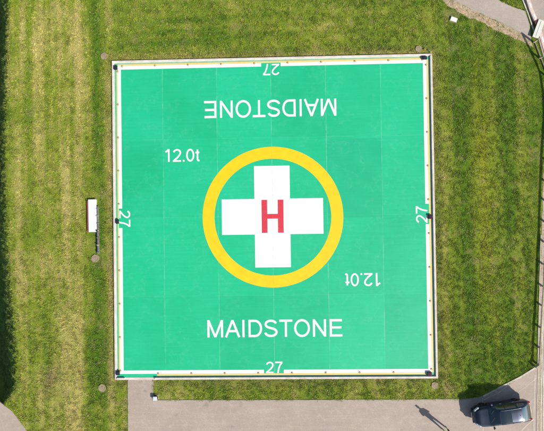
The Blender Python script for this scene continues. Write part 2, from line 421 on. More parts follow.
# non uniform grid: fine in the middle, stretching to the horizon
def axis(lo, hi, st):
    a = list(np.arange(lo, hi + 1e-6, st)); ext = [1, 3, 8, 20, 60, 200, 700, 3000]
    return np.array([lo - e for e in reversed(ext)] + a + [hi + e for e in ext])
gx, gy = axis(-34, 34, 0.2), axis(-30, 30, 0.2)
X, Y = np.meshgrid(gx, gy, indexing='ij'); Z = hgt(X, Y)
nx, ny = X.shape
me = bpy.data.meshes.new('ground'); me.vertices.add(nx * ny)
me.vertices.foreach_set('co', np.stack([X, Y, Z], -1).astype(np.float32).ravel())
idx = np.arange(nx * ny).reshape(nx, ny)
q = np.stack([idx[:-1, :-1], idx[1:, :-1], idx[1:, 1:], idx[:-1, 1:]], -1).reshape(-1, 4)
me.loops.add(q.size); me.loops.foreach_set('vertex_index', q.ravel().astype(np.int32))
me.polygons.add(len(q)); me.polygons.foreach_set('loop_start', np.arange(0, q.size, 4, dtype=np.int32))
me.update(calc_edges=True); me.validate()
ca = me.color_attributes.new('Col', 'FLOAT_COLOR', 'POINT')
gc = np.concatenate([gcol(X, Y) * 0.9, np.ones((nx, ny, 1))], -1)
ca.data.foreach_set('color', gc.astype(np.float32).ravel())
tag(link('ground', me, 'soil'), kind='structure')

# ------------------------------------------------------------------ paths
PATH_T = 0.02
path_pts = PP([(128.5, 376), (152.5, 376), (152.5, 400.8), (300, 400.6), (465, 399.8), (483, 397.2), (499, 388.2), (520, 377.5), (538, 366.5)]) \
    + [P(537.2, 470), P(535, 560), P(128.8, 560)]
path_o = tag(sheet('path', path_pts, PATH_T, 'path', 0.1), kind='structure')
corner_pts = [P(0 - 60, 345), P(0, 402), P(12, 411), P(27, 431), P(60, 480), P(60, 560), P(-60, 560)]
tag(sheet('path', corner_pts, 0.012, 'path', 0.1), kind='structure')
top_low = [(430, -9), (453, 0), (476, 12), (500, 22.5), (519.5, 32.5), (531, 40)]
lane_pts = PP(top_low) + PP([(529.5, 25), (525, 11)]) + PP([(512, 7), (500, 1.2), (485, -8), (470, -20), (410, -60), (370, -45)])
tag(sheet('path', lane_pts, 0.024, 'road', 0.1), kind='structure')
road_pts = PP([(520, -12), (525, 3), (532, 19), (541, 40), (552, 66), (580, 120), (640, 90), (640, -60), (500, -60)])
tag(sheet('road', road_pts, 0.016, 'road', 0.1), kind='structure')
verge_up = top_low
verge_lo = [(436, -4), (447, 6), (462, 14.5), (478, 21), (500, 32), (521, 41), (533, 47)]
vp = wob(PP([(420, -13)] + verge_up), 0.05, 0.5, 3) + list(reversed(wob(PP([(418, -12)] + verge_lo), 0.10, 0.3, 4)))
tag(sheet('verge', vp, 0.010, 'verge'), kind='structure')
trk = wob(PP([(545, 80), (545.5, 120), (543.5, 170), (542.5, 200), (541.5, 240), (539.5, 285), (538.8, 330), (538, 366)]), 0.03, 0.4, 8) + PP([(537.6, 400), (537.2, 470), (536, 560), (640, 560), (640, 80)])
tag(sheet('gravel_track', trk, 0.014, 'track', 0.08), kind='structure')
# edgings
def edging(pts, w=0.07, h=0.035, mat='edging', name='path_edging'):
    return tag(strip(name, pts, w, 0.0, h, mat), kind='structure')
edging(PP([(128.2, 380), (128.4, 431), (128.6, 520)]), 0.05)
edging(wob(PP([(152.9, 380.5), (152.9, 400.3), (300, 400.1), (465, 399.3), (482.5, 396.7)]), 0.006, 1.5, 2), 0.07, 0.032)
edging(wob(PP([(482.9, 396.4), (499, 387.6), (520, 376.9), (537.4, 366.1)]), 0.008, 1.0, 5), 0.12, 0.05, 'lip')
edging(wob(PP([(430, -9.6), (453, -0.6), (476, 11.4), (500, 21.9), (519.5, 31.9)]), 0.01, 1.0, 6), 0.09, 0.03)
for i, (pts, w, h) in enumerate([
        ([(540.6, 235), (539.2, 290), (538.3, 330), (537.8, 368), (537.2, 400), (536.6, 470)], 0.05, 0.04),
        ([(543.2, 300), (541.8, 360), (541.0, 400), (540.6, 470)], 0.10, 0.024),
        ([(545.0, 330), (543.6, 370), (543.2, 431), (543, 470)], 0.14, 0.024),
        ([(534.6, 375), (534.0, 402), (533.6, 470)], 0.07, 0.026)]):
    edging(wob(PP(pts), 0.02, 0.6, 20 + i), w, h, 'lip', 'track_edging')
# sealed joints across the tarmac by the car
edging(wob(PP([(482.6, 397.5), (482.4, 412), (483.4, 440)]), 0.015, 0.4, 31), 0.05, 0.024, 'lip', 'tarmac_joint')
edging(wob(PP([(484, 399.5), (499, 392.5), (508, 384.8)]), 0.02, 0.4, 32), 0.05, 0.024, 'lip', 'tarmac_joint')
edging(wob(PP([(533, 419), (522, 429.5), (510, 441)]), 0.02, 0.4, 33), 0.08, 0.024, 'lip', 'tarmac_joint')
edging(wob(PP([(536.4, 378), (524, 387.5), (512, 396)]), 0.02, 0.4, 34), 0.04, 0.024, 'lip', 'tarmac_joint')

# ------------------------------------------------------------------ helipad
pad = tag(empty('helipad'), 'large square green helipad painted with a white cross, yellow ring and red H', 'helipad')
ZD = 0.05                                             # deck level
HO, HK, HG, HY, HW = 14.0, 13.83, 13.69, 13.52, 13.215   # outer kerb, gutter, yellow, white edges
box('deck', -HG, HG, -HG, HG, -0.15, ZD, 'deck', pad)
def frame(name, a, b, z, mat, par, gaps=(0, 0, 0, 0)):
    """flat square frame between half sizes a>b; one mesh, with a centred gap (lo, hi) on each side"""
    vs, fs = [], []
    def quad(x0, x1, y0, y1):
        k = len(vs); vs.extend([(x0, y0, z), (x1, y0, z), (x1, y1, z), (x0, y1, z)]); fs.append((k, k + 1, k + 2, k + 3))
    def run(lo, hi, gap):
        return [(lo, hi)] if not gap else [(lo, gap[0]), (gap[1], hi)]
    T, B, L, Rr = gaps
    for lo, hi in run(-a, a, T): quad(lo, hi, b, a)
    for lo, hi in run(-a, a, B): quad(lo, hi, -a, -b)
    for lo, hi in run(-b, b, L): quad(-a, -b, lo, hi)
    for lo, hi in run(-b, b, Rr): quad(b, a, lo, hi)
    return mesh(name, vs, fs, mat, par)
def gx_(px, py, k=0): return P(px, py, ZD)[k]
frame('border_line', HY, HW, ZD + 0.004, 'white', pad,
      ((gx_(261.2, 66), gx_(280.6, 66)), (gx_(264, 372), gx_(283.8, 372)),
       (gx_(120, 228, 1), gx_(120, 208.6, 1)), (gx_(426, 224, 1), gx_(426, 203.8, 1))))
# yellow line outside the white (starts beyond the footpath on the near side)
ys = P(157, 374, ZD)[0]; yb = HG - 0.005
vs, fs = [], []
def quad(x0, x1, y0, y1, z=ZD + 0.004):
    k = len(vs); vs.extend([(x0, y0, z), (x1, y0, z), (x1, y1, z), (x0, y1, z)]); fs.append((k, k + 1, k + 2, k + 3))
A, B = 13.69, 13.523
quad(-B, B, B, A - 0.01); quad(ys, B, -A + 0.01, -B); quad(B, A - 0.01, -B, B); quad(-A + 0.06, -B, -B, B)
mesh('yellow_line', vs, fs, 'yellowline', pad)
# gutter round the deck, a little lower
vs, fs = [], []
zz = ZD - 0.012
quad(-HK, HK, HG, HK, zz); quad(P(156, 378, ZD)[0], HK, -HK, -HG, zz); quad(-HK, -HG, -HG, HG, zz); quad(HG, HK, -HG, HG, zz)
mesh('gutter', vs, fs, 'gutter', pad)
vs, fs = [], []
quad(-HK, P(156, 378, ZD)[0] - .002, -HK, -HG, zz)
mesh('walkway_threshold', vs, fs, 'deck', pad)
# concrete kerb, dropped where the footpath meets the deck
bm = bmesh.new(); zt = 0.152
kx0, kx1 = P(125, 378, ZD)[0], P(155, 378, ZD)[0]
box_bm(bm, -HO, HO, HK, HO, -0.1, zt - .045, 0.012)
box_bm(bm, -HO, -HK, -HO, HK - 0.001, -0.1, zt - .05, 0.012)
box_bm(bm, HK, HO, -HO, HK - 0.001, -0.1, zt, 0.012)
box_bm(bm, -HK + 0.001, kx0, -HO, -HK, -0.1, zt, 0.012)
box_bm(bm, kx1, HK - 0.001, -HO, -HK, -0.1, zt, 0.012)
box_bm(bm, kx0 + 0.002, kx1 - 0.002, -HO - 0.03, -HK, -0.1, ZD + 0.005, 0.004)
from_bm('kerb', bm, 'kerb', pad)

# ring, cross, H
cx, cy = P(272.7, 217, ZD)
def ring(name, r0, r1, z, mat, par, seg=160):
    vs, fs = [], []
    for i in range(seg):
        a = 2 * math.pi * i / seg
        vs += [(cx + r0 * math.cos(a), cy + r0 * math.sin(a), z), (cx + r1 * math.cos(a), cy + r1 * math.sin(a), z)]
    for i in range(seg):
        j = (i + 1) % seg; fs.append((2 * i, 2 * i + 1, 2 * j + 1, 2 * j))
    return mesh(name, vs, fs, mat, par)
ring('yellow_ring', 58.3 * K, 70.3 * K, ZD + 0.004, 'yellowring', pad)
a, b = 50.7 * K, 17.8 * K
ccx, ccy = P(272.4, 216.5, ZD)
cr = [(-b, a), (-b, b), (-a, b), (-a, -b), (-b, -b), (-b, -a), (b, -a), (b, -b), (a, -b), (a, b), (b, b), (b, a)]
mesh('cross', [(ccx + x, ccy + y, ZD + 0.004) for x, y in cr], [tuple(range(12))], 'white', pad)
hx, hy = P(272.6, 216.3, ZD); w, h, s = 10.9 * K, 16.5 * K, 5.6 * K
H = [(-w, h), (-w, -h), (-w + s, -h), (-w + s, -s * .42), (w - s, -s * .42), (w - s, -h), (w, -h), (w, h), (w - s, h), (w - s, s * .42), (-w + s, s * .42), (-w + s, h)]
mesh('letter_h', [(hx + x, hy + y, ZD + 0.008) for x, y in H], [tuple(range(12))], 'red', pad)

# sans lettering, drawn with strokes (units: em, cap height .716)
SW = 0.095
def arc(cx, cy, rx, ry, a0, a1, n=18):
    return [(cx + rx * math.cos(R(a0 + (a1 - a0) * i / n)), cy + ry * math.sin(R(a0 + (a1 - a0) * i / n))) for i in range(n + 1)]
c_, hs = 0.716, SW / 2
def G_(ch):
    if ch == 'M': return .833, [[(.074 + hs, 0), (.074 + hs, c_)], [(.759 - hs, 0), (.759 - hs, c_)], [(.125, c_ - .012), (.4165, .012)], [(.708, c_ - .012), (.4165, .012)]]
    if ch == 'A': return .667, [[(.045, 0), (.333, c_ - .01)], [(.622, 0), (.333, c_ - .01)], [(.15, .255), (.517, .255)]]
    if ch == 'I': return .278, [[(.14, 0), (.14, c_)]]
    if ch == 'D': return .722, [[(.079 + hs, 0), (.079 + hs, c_)], [(.13, c_ - hs)] + [(.36, c_ - hs)] + arc(.36, c_ / 2, .31 - hs, c_ / 2 - hs, 84, -84) + [(.36, hs), (.13, hs)]]
    if ch == 'S':
        return .667, [arc(.325, .525, .225, .145, 12, 180, 14) + arc(.325, .525, .225, .145, 190, 250, 5) + [(.33, .365)] + arc(.325, .20, .245, .155, 62, -20, 7) + arc(.325, .20, .245, .155, -30, -172, 14)]
    if ch == 'T': return .611, [[(.306, 0), (.306, c_ - SW + .01)], [(.023, c_ - hs), (.588, c_ - hs)]]
    if ch == 'O': return .778, [arc(.39, c_ / 2, .342 - hs, .37 - hs, 0, 360, 40)]
    if ch == 'N': return .722, [[(.076 + hs, 0), (.076 + hs, c_)], [(.645 - hs, 0), (.645 - hs, c_)], [(.125, c_ - .03), (.597, .03)]]
    if ch == 'E': return .667, [[(.079 + hs, 0), (.079 + hs, c_)], [(.13, hs), (.622, hs)], [(.13, c_ - hs), (.610, c_ - hs)], [(.13, .375), (.585, .375)]]
    if ch == '1': return .50, [[(.30, 0), (.30, c_)], [(.10, .555), (.20, .60), (.285, .70)]]
    if ch == '2': return .556, [arc(.275, .51, .19, .158, 172, -10, 14) + [(.435, .40), (.30, .235), (.12, .095), (.08, .05)], [(.03, hs), (.505, hs)]]
    if ch == '0': return .556, [arc(.277, c_ / 2, .235 - hs, .36 - hs, 0, 360, 32)]
    if ch == '7': return .556, [[(.047, c_ - hs), (.505, c_ - hs)], [(.465, c_ - SW * .8), (.36, .52), (.27, .30), (.215, 0)]]
    if ch == '.': return .20, [[(.10, 0), (.10, .10)]]
    if ch == 't': return .278, [[(.14, .67), (.14, .12), (.165, .06), (.255, .045)], [(.02, .50), (.25, .50)]]
def text(name, s, x, y, wdt, hgt_, rot, mat='white', z=ZD + 0.005):
    x_ = 0; strokes = []
    for ch in s:
        adv, st = G_(ch)
        for k, p in enumerate(st): strokes.append(([(x_ + a, b) for a, b in p], k))
        x_ += adv
    allv = []; fs = []
    for p, k in strokes:
        v2, q = ribbon(p, SW); o = len(allv)
        allv += [(v[0], v[1], k * 0.0012) for v in v2]; fs += [tuple(i + o for i in f) for f in q]
    arr = np.array(allv); lo = arr.min(0); hi = arr.max(0)
    sx = wdt / (hi[0] - lo[0]); sy = hgt_ / c_
    arr[:, 0] = (arr[:, 0] - (lo[0] + hi[0]) / 2) * sx; arr[:, 1] = (arr[:, 1] - c_ / 2) * sy
    c, s_ = math.cos(rot), math.sin(rot)
    out = [(x + c * v[0] - s_ * v[1], y + s_ * v[0] + c * v[1], z + v[2]) for v in arr]
    ob = mesh(name, out, [tuple(reversed(f)) for f in fs], mat, pad)
    return ob
for nm, s, px, py, wp, hp, rot in [
        ('place_name', 'MAIDSTONE', 274.6, 328.2, 134.5, 17.3, 0), ('place_name', 'MAIDSTONE', 270.0, 108.4, 132.5, 17.3, math.pi),
        ('weight_limit', '12.0t', 182.3, 155.3, 35.0, 12.9, 0), ('weight_limit', '12.0t', 362.8, 279.6, 35.0, 12.9, math.pi),
        ('heading_number', '27', 274.2, 367.3, 16.6, 11.4, 0), ('heading_number', '27', 271.1, 69.6, 16.6, 11.4, math.pi),
        ('heading_number', '27', 124.8, 218.7, 16.6, 11.2, -math.pi / 2), ('heading_number', '27', 421.6, 214.5, 16.6, 11.4, math.pi / 2)]:
    x, y = P(px, py, ZD); text(nm, s, x, y, wp * K, hp * K, rot)

# little amber lights along the border, every one a child of the pad
def perim(x, y, first=[None]):
    if first[0] is None:
        bm = bmesh.new(); cyl_bm(bm, (0, 0, 0.012), 0.085, 0.080, 0.018, 16)
        o = from_bm('perimeter_light', bm, 'steel', pad)
        bm = bmesh.new(); cyl_bm(bm, (0, 0, 0.026), 0.075, 0.060, 0.016, 14, bev=0.004)
        l = from_bm('lens', bm, 'amber', o); first[0] = o
    else:
        o = copy_tree(first[0], pad)
    o.location = (x, y, ZD + 0.006)
offs = [1.46 + 2.92 * k for k in range(-5, 4)] + [13.06]
offs = sorted(set(round(v, 3) for v in [s * (1.46 + 2.92 * k) for k in range(5) for s in (1, -1)]))
for v in offs:
    perim(v + 0.05, 13.50)
    if v > -12: perim(v + 0.05, -13.50)
    perim(-13.50, v - 0.1); perim(13.50, v - 0.1)

# ------------------------------------------------------------------ dark floodlight boxes
def flood(px, py, w, d, lens, label, proto=[]):
    x, y = P(px, py, 0.1)
    r = empty('floodlight', (x, y, ZD + 0.004))
    bm = bmesh.new(); box_bm(bm, -w / 2, w / 2, -d / 2, d / 2, 0, 0.13, 0.018); 
    from_bm('housing', bm, 'black', r)
    bm = bmesh.new(); box_bm(bm, -w * .36, w * .36, -d * .36, d * .36, 0.131, 0.14, 0.004); from_bm('lens', bm, lens, r)
    box('bracket', -w / 2 - .012, -w / 2 - .001, -.05, .05, .0, .10, 'steel', r); box('bracket', w / 2 + .001, w / 2 + .012, -.05, .05, .0, .10, 'steel', r)
    tag(r, label, 'light', 'dark box lights round the edge of the helipad')
flood(115.8, 68, .30, .34, 'lens', 'dark box light at the top left corner of the green helipad')
flood(424.4, 58, .40, .28, 'lens', 'dark box light at the top right corner of the green helipad')
flood(429.4, 373.7, .40, .28, 'lensred', 'dark maroon box light at the bottom right corner of the green helipad')
flood(118.0, 372.9, .32, .34, 'lens', 'dark box light at the bottom left corner of the green helipad')
flood(117.5, 221.7, .26, .36, 'lens', 'dark box light beside the number 27 on the left edge of the helipad')
flood(430.0, 216.9, .30, .36, 'lensred', 'dark maroon box light beside the number 27 on the right edge of the helipad')

# ------------------------------------------------------------------ round concrete covers near the corners
def cover(px, py, r, label):
    x, y = P(px, py)
    o = empty('drain_cover', (x, y, 0.0))
    rr = random.Random(int(px)); bm = bmesh.new()
    n = 22; vs = []
    for i in range(n):
        a = 2 * math.pi * i / n; k = r * (1 + rr.uniform(-.09, .09)); vs.append(bm.verts.new((k * math.cos(a), k * math.sin(a), 0.045)))
    f = bm.faces.new(vs); g = bmesh.ops.extrude_face_region(bm, geom=[f])
    bmesh.ops.translate(bm, verts=[v for v in g['geom'] if isinstance(v, bmesh.types.BMVert)], vec=(0, 0, -0.08))
    bmesh.ops.recalc_face_normals(bm, faces=bm.faces)
    from_bm('concrete_collar', bm, 'conc', o)
    cyl('lid', (0, 0, 0.050), r * .42, r * .36, 0.012, 'conc', o)
    tag(o, label, 'drain cover', 'round concrete covers off the corners of the helipad')
cover(104.2, 56.2, .30, 'round beige concrete cover in grass off the top left helipad corner')
cover(418.6, 49.0, .28, 'round beige concrete cover in grass above the top right helipad corner')
cover(434.6, 385.2, .30, 'round beige concrete cover in grass below the bottom right helipad corner')
cover(102.3, 387.8, .34, 'round beige concrete cover in grass off the bottom left helipad corner')
cover(95.2, 258.5, .36, 'round beige concrete patch at the foot of the grey rail')

# coloured survey pegs by the top right corner
def peg(px, py, col, label):
    x, y = P(px, py); o = empty('marker_peg', (x, y, 0))
    m = simple('peg ' + label.split()[1], col, 0.5)
    cyl('stake', (0, 0, 0.05), 0.012, 0.014, 0.1, 'timber', o, 8)
    cyl('cap', (0, 0, 0.105), 0.06, 0.05, 0.02, m, o, 12)
    tag(o, label, 'marker', 'coloured pegs by the corner of the helipad')
peg(424.6, 49.8, (.62, .22, .03), 'small orange peg in grass by the top right helipad corner')
peg(428.8, 51.0, (.03, .36, .12), 'small green peg in grass by the top right helipad corner')
peg(430.6, 52.6, (.65, .55, .08), 'small yellow peg in grass by the top right helipad corner')

# ------------------------------------------------------------------ white locker and rail, left of the pad
x0, y0 = P(93.2, 215.7); t = empty('storage_bench', (x0, y0, 0), R(0.6))
hw, hl = 4.1 * K, 16.4 * K
bm = bmesh.new(); box_bm(bm, -hw, hw, -hl, hl, 0.13, 0.16, 0.012); from_bm('lid', bm, 'whiteg', t)
bm = bmesh.new(); box_bm(bm, -hw - 0.13, -hw - 0.003, -hl, hl - .12, 0.09, 0.125, 0.01); from_bm('red_trim', bm, 'redg', t)
bm = bmesh.new(); box_bm(bm, -hw + 0.03, hw - 0.03, -hl + 0.03, hl - 0.03, 0.0, 0.128, 0.008); from_bm('body', bm, 'whiteg', t)
for yy in (-hl * .55, hl * .55):
    box('latch', hw + .001, hw + .02, yy - .05, yy + .05, 0.06, 0.12, 'steel', t)
tag(t, 'long low white box with a red strip down its left side on the grass', 'storage box')
x0, y0 = P(98.6, 229.5); t = empty('metal_rail', (x0, y0, 0), R(0.4))
L0 = 24.5 * K
bm = bmesh.new(); box_bm(bm, -0.07, 0.07, -L0, L0 - 0.1, 0.05, 0.15, 0.006); from_bm('beam', bm, 'steel', t)
bm = bmesh.new(); box_bm(bm, -0.175, -0.085, -L0 + .05, -0.1, 0.02, 0.09, 0.004); from_bm('shadow_strip', bm, 'black', t)  # black strip standing in for the beam's shadow on its left
for k, yy in enumerate(np.linspace(-L0 + .15, L0 - .3, 7)):
    bm = bmesh.new(); box_bm(bm, -0.11, 0.11, yy - .05, yy + .05, 0.151, 0.18 + 0.02 * (k % 2), 0.006); from_bm('bracket', bm, 'timber' if k % 2 else 'steel', t)
    bm = bmesh.new(); box_bm(bm, -0.05, 0.05, yy - .03, yy + .03, -0.05, 0.048); from_bm('foot', bm, 'steel', t)
cyl('hinge', (-0.06, -0.12, 0.20), 0.07, 0.07, 0.05, 'black', t, 14)
tag(t, 'thin grey metal rail with brackets lying along the right side of the white box', 'rail')

# ------------------------------------------------------------------ small light at the path corner
x0, y0 = P(155.7, 397.2); t = empty('bollard_light', (x0, y0, 0))
cyl('base', (0, 0, 0.03), 0.29, 0.27, 0.06, 'conc', t, 24, bev=0.008)
cyl('housing', (0, 0, 0.115), 0.225, 0.21, 0.11, 'black', t, 24, bev=0.01)
box('lid', -0.17, 0.17, -0.19, 0.15, 0.171, 0.25, 'bluewhite', t, 0.02)
box('lens', -0.07, 0.07, -0.06, 0.08, 0.251, 0.262, 'whiteg', t, 0.005)
tag(t, 'small pale blue box on a round dark base at the path corner', 'light')
# white slab near the top right lane
x0, y0 = P(453.4, 19.8); t = empty('utility_cover', (x0, y0, 0), R(-22))
box('lid', -0.27, 0.27, -0.17, 0.17, 0.06, 0.10, 'whiteg', t, 0.01)
box('frame', -0.31, 0.31, -0.21, 0.21, -0.05, 0.058, 'edging', t, 0.008)
tag(t, 'small white rectangular cover in the grass below the top right lane', 'utility cover')

# ------------------------------------------------------------------ pink striped kerb rail, pale strip and white board, top right
t = tag(empty('barrier_rail', (*P(530, 10.5), 0)), 'low faded pink and white barrier rail with one dark red band, top right', 'barrier')
bx, by = P(530, 10.5)
line = [(523, -6), (527, 0), (530.2, 10.5), (535.2, 21.5), (540, 36), (543.5, 48), (548, 62), (556, 84)]
line = [(518, -22)] + line[1:]
lw = [(p[0] - bx, p[1] - by) for p in PP(line)]
def sub(a, b, w, z, h, mat, name):
    """piece of the rail between arc lengths a,b"""
    pts = np.array(lw); seg = np.r_[0, np.cumsum(np.linalg.norm(np.diff(pts, axis=0), axis=1))]
    s = [a] + [v for v in seg if a < v < b] + [b]
    pp = [(np.interp(v, seg, pts[:, 0]), np.interp(v, seg, pts[:, 1])) for v in s]
    return strip(name, pp, w, z, h, mat, t)
pts = np.array(lw); seg = np.r_[0, np.cumsum(np.linalg.norm(np.diff(pts, axis=0), axis=1))]
sb = seg[2] + np.linalg.norm(pts[3] - pts[2]) * .0
sm = seg[3]                                             # at (530.2, 10.5)
sub(0, sm - .02, .30, 0.02, .14, 'pink', 'rail_section'); sub(sm, sm + .42, .38, 0.02, .17, 'maroon', 'dark_red_band')
sub(sm + .44, seg[-1], .30, 0.02, .14, 'pink', 'rail_section')
for k in range(9):
    s0 = 0.3 + k * 1.05
    if abs(s0 - sm - .2) < .4 or s0 > seg[-1] - .5: continue
    sub(s0, s0 + .45, .13, 0.161, .012, 'whiteg', 'white_stripe')
edging(wob(PP([(516, -20), (522.5, 0), (527.3, 12), (533.3, 30), (535, 36)]), 0.01, 0.8, 44), 0.10, 0.05, 'lip', 'road_edging')
x0, y0 = P(539.2, 28.4, .3); t = empty('white_board', (x0, y0, 0), R(-21))
box('panel', -.27, .27, -.80, .80, 0.19, 0.235, 'cream', t, 0.012)
box('rib', -.02, .02, -.72, .72, 0.236, 0.25, 'cream', t, 0.004)
for yy in (-.6, .6): box('support', -.2, .2, yy - .04, yy + .04, 0.0, 0.188, 'timber', t, 0.006)
tag(t, 'pale cream rectangular board lying across the pink barrier rail', 'board')

# ------------------------------------------------------------------ knee rail fence on the right
sh = [(521, 33), (530, 51), (538.5, 70.5), (542, 92), (543, 114), (541.5, 136), (540.3, 156), (539.5, 177), (538.8, 196),
      (538.3, 217), (537.5, 237), (536.2, 259), (535.5, 281), (534.2, 300), (533, 322), (532, 342), (531.0, 359)]
off = [(12.5, 9.5), (9.5, 7.3), (8, 6)] + [(7.3, 5.6), (6.8, 5.2)] + [(6.0, 4.7)] * 12
f = tag(empty('timber_fence', (*P(533, 42), 0)), 'low timber post and rail fence along the right edge of the grass', 'fence')
fx, fy = P(533, 42)
tops = []; bases = []
for i, ((a, b), (c, d)) in enumerate(zip(sh, off)):
    x, y = P(a + c, b + d); x -= fx; y -= fy
    h = math.hypot(c, d) * K * math.tan(SUN_EL)
    bm = bmesh.new(); box_bm(bm, -.062, .062, -.062, .062, -.2, h, 0.008, Matrix.Translation((x, y, 0)) @ Matrix.Rotation(R(random.uniform(-6, 6)), 4, 'Z'))
    from_bm('post', bm, 'timber', f)
    tops.append((x, y, h)); bases.append((x, y))
for (a, b) in zip(tops[:-1], tops[1:]):
    pa, pb = Vector(a), Vector(b); d = pb - pa; L = d.length
    q = d.to_track_quat('X', 'Z').to_matrix().to_4x4()
    bm = bmesh.new(); box_bm(bm, .052, L - .052, -.048, .048, -.11, -.01, 0.008, Matrix.Translation(pa) @ q); from_bm('rail', bm, 'timber', f)
strip('base_board', bases[:4], 0.04, 0.0, 0.10, 'timber', f).location = (0.075, 0, 0)
# end stop of the fence
bm = bmesh.new(); x, y = P(534.5, 366); box_bm(bm, -.06, .06, -.06, .06, -.2, .36, .01, Matrix.Translation((x - fx, y - fy, 0)) @ Matrix.Rotation(.5, 4, 'Z')); from_bm('post', bm, 'timber', f)
pa = Vector((x - fx, y - fy, .36)); pb = Vector(tops[-1]); d = pb - pa
bm = bmesh.new(); box_bm(bm, .08, d.length - .06, -.04, .04, -.11, -.02, .006, Matrix.Translation(pa) @ d.to_track_quat('X', 'Z').to_matrix().to_4x4()); from_bm('rail', bm, 'timber', f)

# ------------------------------------------------------------------ car
def catmull(keys, vals, xs):
    """monotone-ish cubic through keys"""
    keys = np.array(keys, float); vals = np.array(vals, float)
    m = np.gradient(vals, keys); d = np.diff(vals) / np.diff(keys)
    for i in range(1, len(keys) - 1):
        m[i] = 0 if d[i - 1] * d[i] <= 0 else 2 * d[i - 1] * d[i] / (d[i - 1] + d[i])
    m[0], m[-1] = d[0], d[-1]
    i = np.clip(np.searchsorted(keys, xs) - 1, 0, len(keys) - 2); h = keys[i + 1] - keys[i]; t = (xs - keys[i]) / h
    return (2*t**3-3*t**2+1)*vals[i] + (t**3-2*t**2+t)*h*m[i] + (-2*t**3+3*t**2)*vals[i+1] + (t**3-t**2)*h*m[i+1]

